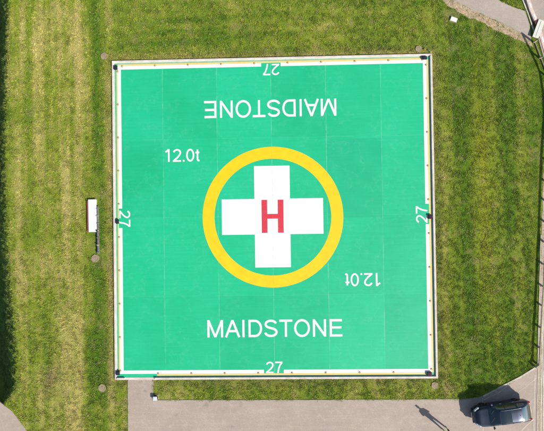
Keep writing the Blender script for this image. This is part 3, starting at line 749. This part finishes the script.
def build_car():
    x0, y0 = P(503.2, 414.3, 0.85)
    root = empty('parked_car', (x0, y0, PATH_T), R(187.6))
    tag(root, 'dark blue estate car parked on the tarmac at the bottom right', 'car')
    ks = [-2.35, -2.30, -2.15, -1.98, -1.70, -1.38, -0.9, 0.0, 0.50, 0.80, 1.10, 1.22, 1.6, 1.95, 2.18, 2.30, 2.35]
    hw = [0.62, 0.72, 0.82, 0.865, 0.885, 0.895, 0.90, 0.90, 0.90, 0.895, 0.89, 0.885, 0.87, 0.82, 0.73, 0.60, 0.46]
    belt = [0.64, 0.77, 0.88, 0.91, 0.92, 0.915, 0.91, 0.90, 0.89, 0.88, 0.87, 0.86, 0.83, 0.78, 0.73, 0.64, 0.54]
    topz = [0.66, 0.79, 0.91, 1.01, 1.20, 1.30, 1.34, 1.345, 1.30, 1.14, 0.98, 0.94, 0.89, 0.86, 0.78, 0.68, 0.56]
    gl = [0.50, 0.60, 0.70, 0.75, 0.79, 0.80, 0.81, 0.82, 0.82, 0.82, 0.81, 0.79, 0.76, 0.70, 0.60, 0.48, 0.36]   # lower greenhouse half width
    gt = [0.44, 0.54, 0.63, 0.64, 0.62, 0.61, 0.61, 0.62, 0.62, 0.67, 0.74, 0.73, 0.68, 0.60, 0.50, 0.40, 0.30]
    fl = [0.42, 0.34, 0.28, 0.26, 0.24, 0.22, 0.2, 0.2, 0.2, 0.2, 0.2, 0.2, 0.2, 0.22, 0.25, 0.3, 0.36]
    xs = np.unique(np.concatenate([np.linspace(-2.35, 2.35, 75), np.array([-2.33, 2.33, -1.38, -1.32, 0.52, 1.12])]))
    c = {k: catmull(ks, v, xs) for k, v in dict(hw=hw, b=belt, t=topz, gl=gl, gt=gt, f=fl).items()}
    secs = []
    for i in range(len(xs)):
        w, b, t, g1, g2, f = (c[k][i] for k in ('hw', 'b', 't', 'gl', 'gt', 'f'))
        mid = f + (b - f) * .45
        dz = t - b
        half = [(0, f), (w * .55, f), (w * .88, f + .02), (w * .97, f + .10), (w, mid), (w * .995, b - .10), (w * .975, b - .03),
                (w * .945 , b), (g1 + (w * .9 - g1) * .25, b + min(.02, dz * .15)),
                (g1 + (g2 - g1) * .30, b + dz * .32), (g1 + (g2 - g1) * .66, b + dz * .66), (g2, t - min(.07, dz * .18)),
                (g2 * .93, t - min(.03, dz * .08)), (g2 * .75, t - .006), (g2 * .4, t + .006), (0, t + .012)]
        secs.append(half)
    nh = len(secs[0]); ring_n = 2 * nh - 2
    vs = []
    for i, x in enumerate(xs):
        hlf = secs[i]
        for (yy, zz) in hlf: vs.append((x, yy, zz))
        for (yy, zz) in hlf[-2:0:-1]: vs.append((x, -yy, zz))
    faces = []; mi = []
    def cls(x, k):                                       # k: half section band index
        if k >= 8 and k <= 10:                            # side glass band
            if -1.72 < x < -1.08 or -0.98 < x < -0.05 or 0.03 < x < 0.62: return 2
        if k >= 11:
            if -1.32 > x > -1.93 and k >= 12: return 3
            if 0.52 < x < 1.12: return 1
            if -0.42 < x < 0.46 and k >= 13: return 4
        if k in (9, 10) and 0.70 < x < 1.1: return 0
        if k in (2,): return 6
        return 0
    for i in range(len(xs) - 1):
        xm = (xs[i] + xs[i + 1]) / 2
        for k in range(ring_n):
            k2 = (k + 1) % ring_n; kk = k if k < nh - 1 else ring_n - 1 - k
            faces.append((i * ring_n + k, (i + 1) * ring_n + k, (i + 1) * ring_n + k2, i * ring_n + k2)); mi.append(cls(xm, kk))
    n = len(xs)
    faces.append(tuple(range(ring_n))); mi.append(0)
    faces.append(tuple((n - 1) * ring_n + k for k in reversed(range(ring_n)))); mi.append(0)
    me = bpy.data.meshes.new('shell'); me.from_pydata(vs, [], faces)
    for k in range(7): me.materials.append(M['paint'])
    me.polygons.foreach_set('material_index', mi); me.update()
    bm = bmesh.new(); bm.from_mesh(me); bmesh.ops.recalc_face_normals(bm, faces=bm.faces); bm.to_mesh(me); bm.free()
    sh_ = bpy.data.objects.new('shell', me); COL.objects.link(sh_)
    cuts = []
    for wx in (1.42, -1.36):
        bm = bmesh.new(); cyl_bm(bm, (wx, 0, 0.33), 0.385, 0.385, 2.4, 40, 'Y')
        cm = bpy.data.meshes.new('cut'); bm.to_mesh(cm); bm.free(); co = bpy.data.objects.new('cut', cm); COL.objects.link(co)
        for _ in range(7): cm.materials.append(M['plastic'])
        cm.polygons.foreach_set('material_index', [5] * len(cm.polygons))
        md = sh_.modifiers.new('b', 'BOOLEAN'); md.object = co; md.operation = 'DIFFERENCE'; md.solver = 'EXACT'; cuts.append(co)
    dg = bpy.context.evaluated_depsgraph_get(); dg.update()
    em = bpy.data.meshes.new_from_object(sh_.evaluated_get(dg))
    for o in cuts + [sh_]: bpy.data.objects.remove(o)
    for idx, (nm, mt) in enumerate([('body', 'paint'), ('windscreen', 'glass'), ('side_window', 'glass'), ('rear_window', 'rearglass'), ('sunroof', 'glass'), ('wheel_arch', 'plastic'), ('sill', 'plastic')]):
        def split(test, name):
            bm = bmesh.new(); bm.from_mesh(em)
            dl = [fc for fc in bm.faces if fc.material_index != idx or not test(fc.calc_center_median())]
            if len(dl) == len(bm.faces): bm.free(); return
            bmesh.ops.delete(bm, geom=dl, context='FACES')
            for fc in bm.faces: fc.material_index = 0
            if idx in (1, 2, 3, 4):                       # glass sits 3 mm inside the paint
                bm.normal_update()
            o = from_bm(name, bm, mt, root, True)
            return o
        if nm == 'side_window':
            for lo, hi in ((-1.8, -1.03), (-1.03, -.01), (-.01, .7)):
                split(lambda p: p.y > 0 and lo < p.x < hi, nm); split(lambda p: p.y < 0 and lo < p.x < hi, nm)
        elif nm in ('wheel_arch',):
            for lo, hi in ((0, 3), (-3, 0)):
                split(lambda p: lo < p.x < hi, nm)
        elif nm == 'body':
            split(lambda p: not (p.z > 1.12 and -1.34 < p.x < -0.42 and abs(p.y) < .66), nm)
            split(lambda p: (p.z > 1.12 and -1.34 < p.x < -0.42 and abs(p.y) < .66), 'roof_panel')
        else: split(lambda p: True, nm)
    for o in root.children:
        if o.name.startswith('roof_panel'): o.data.materials[0] = M['paint']
    em.materials.clear()
    # wheels
    for wx in (1.42, -1.36):
        for s in (1, -1):
            wroot = cyl('wheel', (0, 0, 0), .12, .12, .20, 'plastic', root, 20, 'Y'); wroot.location = (wx, s * .70, .325)
            bm = bmesh.new()
            prof = [(.215, -.105), (.29, -.11), (.318, -.09), (.325, -.04), (.325, .04), (.318, .09), (.29, .11), (.215, .105)]
            for j in range(40):
                a = 2 * math.pi * j / 40
                for r_, yy in prof: bm.verts.new((r_ * math.cos(a), yy, r_ * math.sin(a)))
            bm.verts.ensure_lookup_table()
            for j in range(40):
                for q in range(8):
                    q2 = (q + 1) % 8; j2 = (j + 1) % 40
                    bm.faces.new([bm.verts[j * 8 + q], bm.verts[j * 8 + q2], bm.verts[j2 * 8 + q2], bm.verts[j2 * 8 + q]])
            bmesh.ops.recalc_face_normals(bm, faces=bm.faces)
            from_bm('tyre', bm, 'rubber', wroot, True)
            bm = bmesh.new(); cyl_bm(bm, (0, s * .085, 0), .065, .05, .04, 16, 'Y')
            for j in range(5):
                box_bm(bm, .05, .215, s * .08 - .014, s * .08 + .014, -.028, .028, 0, Matrix.Rotation(2 * math.pi * j / 5, 4, 'Y'))
            from_bm('rim', bm, 'alloy', wroot)
    # lights, grille, plates, mirrors, handles, roof rails, wipers, aerial
    def at(x, y_frac):                                    # half width of body near x
        return float(np.interp(x, xs, c['hw'])) * y_frac
    for s in (1, -1):
        bm = bmesh.new()
        for xx, yy, zz in ((2.19, .60, .70), (2.10, .68, .72), (2.0, .74, .74)):
            g = bmesh.ops.create_uvsphere(bm, u_segments=14, v_segments=8, radius=1)
            bmesh.ops.transform(bm, matrix=Matrix.Translation((xx, s * yy, zz)) @ Matrix.Rotation(s * -.7, 4, 'Z') @ Matrix.Diagonal((.14, .085, .065, 1)), verts=g['verts'])
        from_bm('headlight', bm, 'headlight', root, True)
        bm = bmesh.new(); box_bm(bm, -2.30, -2.02, s * .70 - .10, s * .70 + .10, .74, .93, .03, Matrix.Rotation(0, 4, 'Z')); from_bm('tail_light', bm, 'taillight', root, True)
        bm = bmesh.new(); box_bm(bm, .86, 1.0, s * 1.0 - .10, s * 1.0 + .08, .90, 1.03, .035); mr = from_bm('door_mirror', bm, 'paint', root, True)
        box('mirror_glass', .850, .859, s * 1.0 - .07, s * 1.0 + .05, .92, 1.01, 'chrome', mr)
        box('mirror_arm', .90, .96, min(s * .78, s * .93), max(s * .78, s * .93), .90, .93, 'plastic', mr)
        for hx_ in (.12, -.92):
            box('door_handle', hx_ - .09, hx_ + .09, min(s * .895, s * .92), max(s * .895, s * .92), .80, .83, 'chrome', root, .005)
        bm = bmesh.new()
        pts = [(-1.30, 1.305), (-1.1, 1.345), (-.5, 1.37), (.1, 1.368), (.38, 1.335)]
        for (xa, za), (xb, zb) in zip(pts[:-1], pts[1:]):
            d = Vector((xb - xa, 0, zb - za)); box_bm(bm, 0, d.length + .01, -.017, .017, -.015, .015, 0, Matrix.Translation((xa, s * .565, za)) @ d.to_track_quat('X', 'Z').to_matrix().to_4x4())
        for xa, za in (pts[0], pts[-1], (-.5, 1.355)):
            box_bm(bm, xa - .03, xa + .03, s * .565 - .014, s * .565 + .014, za - .06, za - .012)
        from_bm('roof_rail', bm, 'chrome', root)
    bm = bmesh.new(); box_bm(bm, 2.28, 2.36, -.42, .42, .46, .60, .02)
    gr = from_bm('grille', bm, 'plastic', root)
    bm = bmesh.new()
    for zz in (.49, .53, .57): box_bm(bm, 2.361, 2.366, -.38, .38, zz - .008, zz + .008)
    from_bm('grille_bar', bm, 'chrome', gr)
    box('front_bumper', 2.20, 2.40, -.62, .62, .28, .44, 'paint', root, .04)
    box('rear_bumper', -2.41, -2.2, -.66, .66, .32, .50, 'paint', root, .04)
    box('number_plate', 2.402, 2.412, -.26, .26, .33, .43, 'whiteg', root); box('number_plate', -2.40, -2.36, -.26, .26, .60, .70, 'yellowline', root)
    bm = bmesh.new()
    for ya in (.45, -.15):
        d = Vector((-.25, -.48, .20)); box_bm(bm, 0, d.length, -.01, .01, 0, .012, 0, Matrix.Translation((1.13, ya, 1.00)) @ d.to_track_quat('X', 'Z').to_matrix().to_4x4())
    from_bm('wiper', bm, 'plastic', root)
    bm = bmesh.new(); cyl_bm(bm, (-1.15, 0, 1.36), .03, .012, .07, 10); from_bm('aerial', bm, 'plastic', root)
    # interior seats seen through nothing, bonnet shut line
    bm = bmesh.new()
    for s in (1, -1):
        for xa, xb in ((1.25, 1.7), (1.7, 2.05)):
            za, zb = np.interp([xa, xb], xs, c['t']); ya, yb = np.interp([xa, xb], xs, c['gt'])
            pa = Vector((xa, s * ya * .86, za - .004)); pb = Vector((xb, s * yb * .86, zb - .004)); d = pb - pa
            box_bm(bm, 0, d.length, -.006, .006, -.01, .008, 0, Matrix.Translation(pa) @ d.to_track_quat('X', 'Z').to_matrix().to_4x4())
    from_bm('bonnet_seam', bm, 'plastic', root)
build_car()

# ------------------------------------------------------------------ person at the bottom edge
def skin_mesh(name, joints, bones, mat, parent, root=0, sub=2):
    me = bpy.data.meshes.new(name); me.from_pydata([j[0] for j in joints], bones, [])
    o = bpy.data.objects.new(name, me); COL.objects.link(o)
    sk = o.modifiers.new('s', 'SKIN'); sk.use_smooth_shade = True
    for i, (p, r) in enumerate(joints):
        me.skin_vertices[0].data[i].radius = r if isinstance(r, tuple) else (r, r); me.skin_vertices[0].data[i].use_root = (i == root)
    sb = o.modifiers.new('u', 'SUBSURF'); sb.levels = sub; sb.render_levels = sub
    dg = bpy.context.evaluated_depsgraph_get(); dg.update()
    m2 = bpy.data.meshes.new_from_object(o.evaluated_get(dg)); bpy.data.objects.remove(o)
    m2.name = name; m2.materials.clear(); m2.polygons.foreach_set('use_smooth', [True] * len(m2.polygons))
    return link(name, m2, mat, parent)

def build_person():
    fa = Vector((*P(446.9, 428.0), 0)); fb = Vector((*P(443.9, 430.2), 0)); mid = (fa + fb) / 2
    root = empty('person', (mid.x, mid.y, PATH_T), math.atan2(fa.y - fb.y, fa.x - fb.x))
    # local x = right hand side, local y = facing (up-left, away from the sun)
    hwf = (fa - fb).length / 2
    tag(root, 'person standing at the bottom edge in green with a long shadow', 'person')
    J = [((0, 0, .94), .125), ((0, .01, 1.12), (.15, .105)), ((0, .0, 1.32), (.17, .11)), ((0, 0, 1.45), (.10, .075)), ((0, .01, 1.53), .052),
         ((0, .02, 1.62), (.075, .088)), ((0, .015, 1.70), (.072, .085))]
    Bn = [(0, 1), (1, 2), (2, 3), (3, 4), (4, 5), (5, 6)]
    for s in (1, -1):
        b = len(J)
        J += [((s * .10, 0, .88), .098), ((s * .13, .02, .50), .062), ((s * (hwf), -.02, .10), .043)]
        Bn += [(0, b), (b, b + 1), (b + 1, b + 2)]
        b = len(J)
        J += [((s * .185, 0, 1.41), .058), ((s * .29, 0, 1.16), .045), ((s * .17, .26, 1.14), .030)]
        Bn += [(3, b), (b, b + 1), (b + 1, b + 2)]
        b = len(J)
        J += [((s * .125, .33, 1.15), (.030, .016))]
        Bn += [(b - 1, b)]
    body = skin_mesh('body', J, Bn, 'skin', root)
    # face
    for s in (1, -1):
        bm = bmesh.new(); g = bmesh.ops.create_uvsphere(bm, u_segments=10, v_segments=8, radius=.013)
        bmesh.ops.translate(bm, verts=g['verts'], vec=(s * .031, .098, 1.655)); from_bm('eye', bm, 'black', root, True)
        bm = bmesh.new(); g = bmesh.ops.create_uvsphere(bm, u_segments=10, v_segments=8, radius=1)
        bmesh.ops.transform(bm, matrix=Matrix.Translation((s * .082, .01, 1.64)) @ Matrix.Diagonal((.012, .022, .032, 1)), verts=g['verts']); from_bm('ear', bm, 'skin', root, True)
    skin_mesh('nose', [((0, .095, 1.66), .008), ((0, .118, 1.625), .012)], [(0, 1)], 'skin', root, 0, 1)
    skin_mesh('mouth', [((-.022, .096, 1.59), .005), ((0, .103, 1.588), .006), ((.022, .096, 1.59), .005)], [(0, 1), (1, 2)], 'redg', root, 1, 1)
    # jacket follows torso and sleeves
    JJ = [((0, 0, .74), (.20, .14)), ((0, .01, 1.05), (.235, .15)), ((0, 0, 1.30), (.235, .145)), ((0, 0, 1.43), (.15, .10)), ((0, .0, 1.49), (.075, .07))]
    BB = [(0, 1), (1, 2), (2, 3), (3, 4)]
    for s in (1, -1):
        b = len(JJ); JJ += [((s * .19, 0, 1.395), .080), ((s * .300, .0, 1.155), .066), ((s * .19, .22, 1.14), .044)]; BB += [(3, b), (b, b + 1), (b + 1, b + 2)]
    skin_mesh('jacket', JJ, BB, 'jacket', root)
    TJ = [((0, 0, .96), (.15, .115))]; TB = []
    for s in (1, -1):
        b = len(TJ); TJ += [((s * .10, 0, .86), .112), ((s * .13, .02, .50), .078), ((s * hwf, -.02, .09), .062)]; TB += [(0, b), (b, b + 1), (b + 1, b + 2)]
    skin_mesh('trousers', TJ, TB, 'trouser', root)
    for s in (1, -1):
        skin_mesh('shoe', [((s * hwf, -.05, .05), (.042, .045)), ((s * hwf, .06, .045), (.045, .038)), ((s * (hwf + .015), .16, .035), (.040, .028))], [(0, 1), (1, 2)], 'shoe', root, 0)
    skin_mesh('hair', [((0, -.035, 1.60), (.070, .05)), ((0, -.02, 1.70), (.082, .078)), ((0, .02, 1.745), (.066, .045))], [(0, 1), (1, 2)], 'hair', root, 1)
    # fingers curled round the controller
    for s in (1, -1):
        for k, L in enumerate((.062, .072, .068, .052)):
            bx_ = s * .125; by_ = .335 + .0 * k; zz = 1.168 - k * .018
            skin_mesh('finger', [((bx_, by_, zz), .010), ((bx_ - s * L * .35, by_ + .035, zz), .009), ((bx_ - s * L, by_ + .028, zz - .004), .0075)], [(0, 1), (1, 2)], 'skin', root, 0, 1)
        skin_mesh('thumb', [((bx_, .315, 1.168), .012), ((bx_ - s * .035, .322, 1.178), .010), ((bx_ - s * .055, .340, 1.178), .0085)], [(0, 1), (1, 2)], 'skin', root, 0, 1)
    # controller is a separate thing held in the hands
    m = root.matrix_basis
    r2 = empty('remote_control', m @ Vector((0, .345, 1.14)), root.rotation_euler.z)
    box('case', -.085, .085, -.045, .012, -.03, .025, 'plastic', r2, .01)
    box('screen', -.06, .06, -.035, .005, .0255, .030, 'lens', r2, .002)
    for s in (1, -1): cyl('stick', (s * .045, -.02, .045), .005, .007, .03, 'steel', r2, 8)
    tag(r2, 'small dark remote control held by the person in green', 'remote control')
build_person()

# ------------------------------------------------------------------ grass blades
def inpoly(x, y, poly):
    poly = np.array(poly); n = len(poly); r = np.zeros(x.shape, bool); j = n - 1
    for i in range(n):
        xi, yi, xj, yj = *poly[i], *poly[j]
        r ^= ((yi > y) != (yj > y)) & (x < (xj - xi) * (y - yi) / (yj - yi + 1e-12) + xi); j = i
    return r

def scatter_mesh(name, co, tris, cols, mat):
    me = bpy.data.meshes.new(name); n = len(co)
    me.vertices.add(n); me.vertices.foreach_set('co', co.astype(np.float32).ravel())
    me.loops.add(tris.size); me.loops.foreach_set('vertex_index', tris.astype(np.int32).ravel())
    k = tris.shape[1]; me.polygons.add(len(tris)); me.polygons.foreach_set('loop_start', np.arange(0, tris.size, k, dtype=np.int32))
    me.update(calc_edges=True)
    a = me.color_attributes.new('Col', 'FLOAT_COLOR', 'POINT')
    a.data.foreach_set('color', np.concatenate([cols, np.ones((n, 1))], 1).astype(np.float32).ravel())
    return link(name, me, mat)

N = 800000
x = RNG.uniform(-26.8, 25.5, N); y = RNG.uniform(-21.0, 20.5, N)
dens = fbm(x, y, 0.28, 5, 3)
keep = (np.abs(x) > HO + .03) | (np.abs(y) > HO + .03)
for poly in (path_pts, corner_pts, lane_pts, road_pts, trk): keep &= ~inpoly(x, y, poly)
ve = inpoly(x, y, vp); keep &= ~ve | (RNG.random(N) < .12)
bare = fbm(x, y, 0.8, 77) > .64
keep &= ~bare | (RNG.random(N) < .45)
keep &= RNG.random(N) < (0.35 + 1.1 * np.clip((dens - .36) * 4, 0, 1))
for px, py, r in ((104.2, 56.2, .26), (418.6, 49, .24), (434.6, 385.2, .26), (102.3, 387.8, .30), (95.2, 258.5, .30), (155.7, 397.2, .27), (453.4, 19.8, .28)):
    a, b = P(px, py); keep &= np.hypot(x - a, y - b) > r
for a, b, c, d in ((82, 199, 101.5, 255),):
    (xa, ya), (xb, yb) = P(88.5, 254), P(99, 199); keep &= ~((x > xa) & (x < xb) & (y > ya) & (y < yb))
x, y, dens = x[keep], y[keep], dens[keep]; n = len(x); z = hgt(x, y)
NB = 3
col = gcol(x, y)
co = np.zeros((n, NB, 3, 3)); cc = np.zeros((n, NB, 3, 3))
clump = np.clip((dens - .36) * 4.0, 0, 1.35)
clv = 0.80 + .42 * clump
ditch = (x < DX(y) + .1)
strawn = fbm(x, y, 0.35, 60, 3)
for b in range(NB):
    a = RNG.uniform(0, 2 * math.pi, n)
    h = (0.018 + 0.058 * clump * np.where(x > 22.3, .35, 1.0) * RNG.uniform(.5, 1.3, n)) * np.where(ditch, 1.1, 1.0)
    lean = RNG.uniform(.4, 1.9, n) * h; wd = RNG.uniform(.009, .020, n)
    ox = RNG.normal(0, .022, n); oy = RNG.normal(0, .022, n); bx, by = x + ox, y + oy
    ca_, sa_ = np.cos(a), np.sin(a)
    co[:, b, 0] = np.stack([bx - sa_ * wd, by + ca_ * wd, z - .004], 1)
    co[:, b, 1] = np.stack([bx + sa_ * wd, by - ca_ * wd, z - .004], 1)
    co[:, b, 2] = np.stack([bx + ca_ * lean, by + sa_ * lean, z + h], 1)
    v = (RNG.uniform(.7, 1.3, n) * (.72 + 1.1 * fbm(x, y, .22, 301, 2) - .28))[:, None]
    dr = (RNG.random(n) < 0.07 + .26 * np.clip((strawn - .52) * 4, 0, 1))[:, None] & ~ditch[:, None]
    c1 = np.where(dr, np.array((0.46, 0.42, 0.17)) * RNG.uniform(.6, 1.2, n)[:, None], col * v)
    for k in range(3): cc[:, b, k] = c1
tr = np.arange(n * NB * 3).reshape(-1, 3)
g = scatter_mesh('grass', co.reshape(-1, 3), tr, cc.reshape(-1, 3), 'blade')
tag(g, 'short mown green and straw coloured grass round the helipad', 'grass', kind='stuff')

# ------------------------------------------------------------------ pebbles and leaf litter on verge and track
N = 60000
x = RNG.uniform(14, 26, N); y = RNG.uniform(-20, 20.5, N)
on = (inpoly(x, y, vp) | (inpoly(x, y, trk) & (RNG.random(N) < .5)))
edge = fbm(x, y, .5, 91) > .42; on &= edge
x, y = x[on], y[on]; n = len(x)
s = RNG.uniform(.012, .040, n)
base = np.array([(1, 0, -.3), (0, 1, -.3), (-1, 0, -.3), (0, -1, -.3), (0, 0, .6)]); tri = np.array([(0, 1, 4), (1, 2, 4), (2, 3, 4), (3, 0, 4)])
a = RNG.uniform(0, 6.28, n); rot = np.stack([np.cos(a), -np.sin(a), np.sin(a), np.cos(a)], 1).reshape(n, 2, 2)
pts = np.repeat(base[None], n, 0) * RNG.uniform(.6, 1.3, (n, 5, 3)) * s[:, None, None]
pts[..., :2] = np.einsum('nij,nkj->nki', rot, pts[..., :2])
pts[..., 0] += x[:, None]; pts[..., 1] += y[:, None]; pts[..., 2] += .022
pal = np.array([(.52, .40, .27), (.60, .50, .38), (.36, .24, .15), (.45, .40, .34), (.22, .22, .08), (.62, .44, .36)])
pc = pal[RNG.integers(0, 6, n)] * RNG.uniform(.7, 1.25, (n, 1))
g = scatter_mesh('gravel', pts.reshape(-1, 3), (np.arange(n)[:, None, None] * 5 + tri[None]).reshape(-1, 3), np.repeat(pc, 5, 0), 'stone')
tag(g, 'beige stones and leaf litter on the verge and track', 'gravel', kind='stuff')
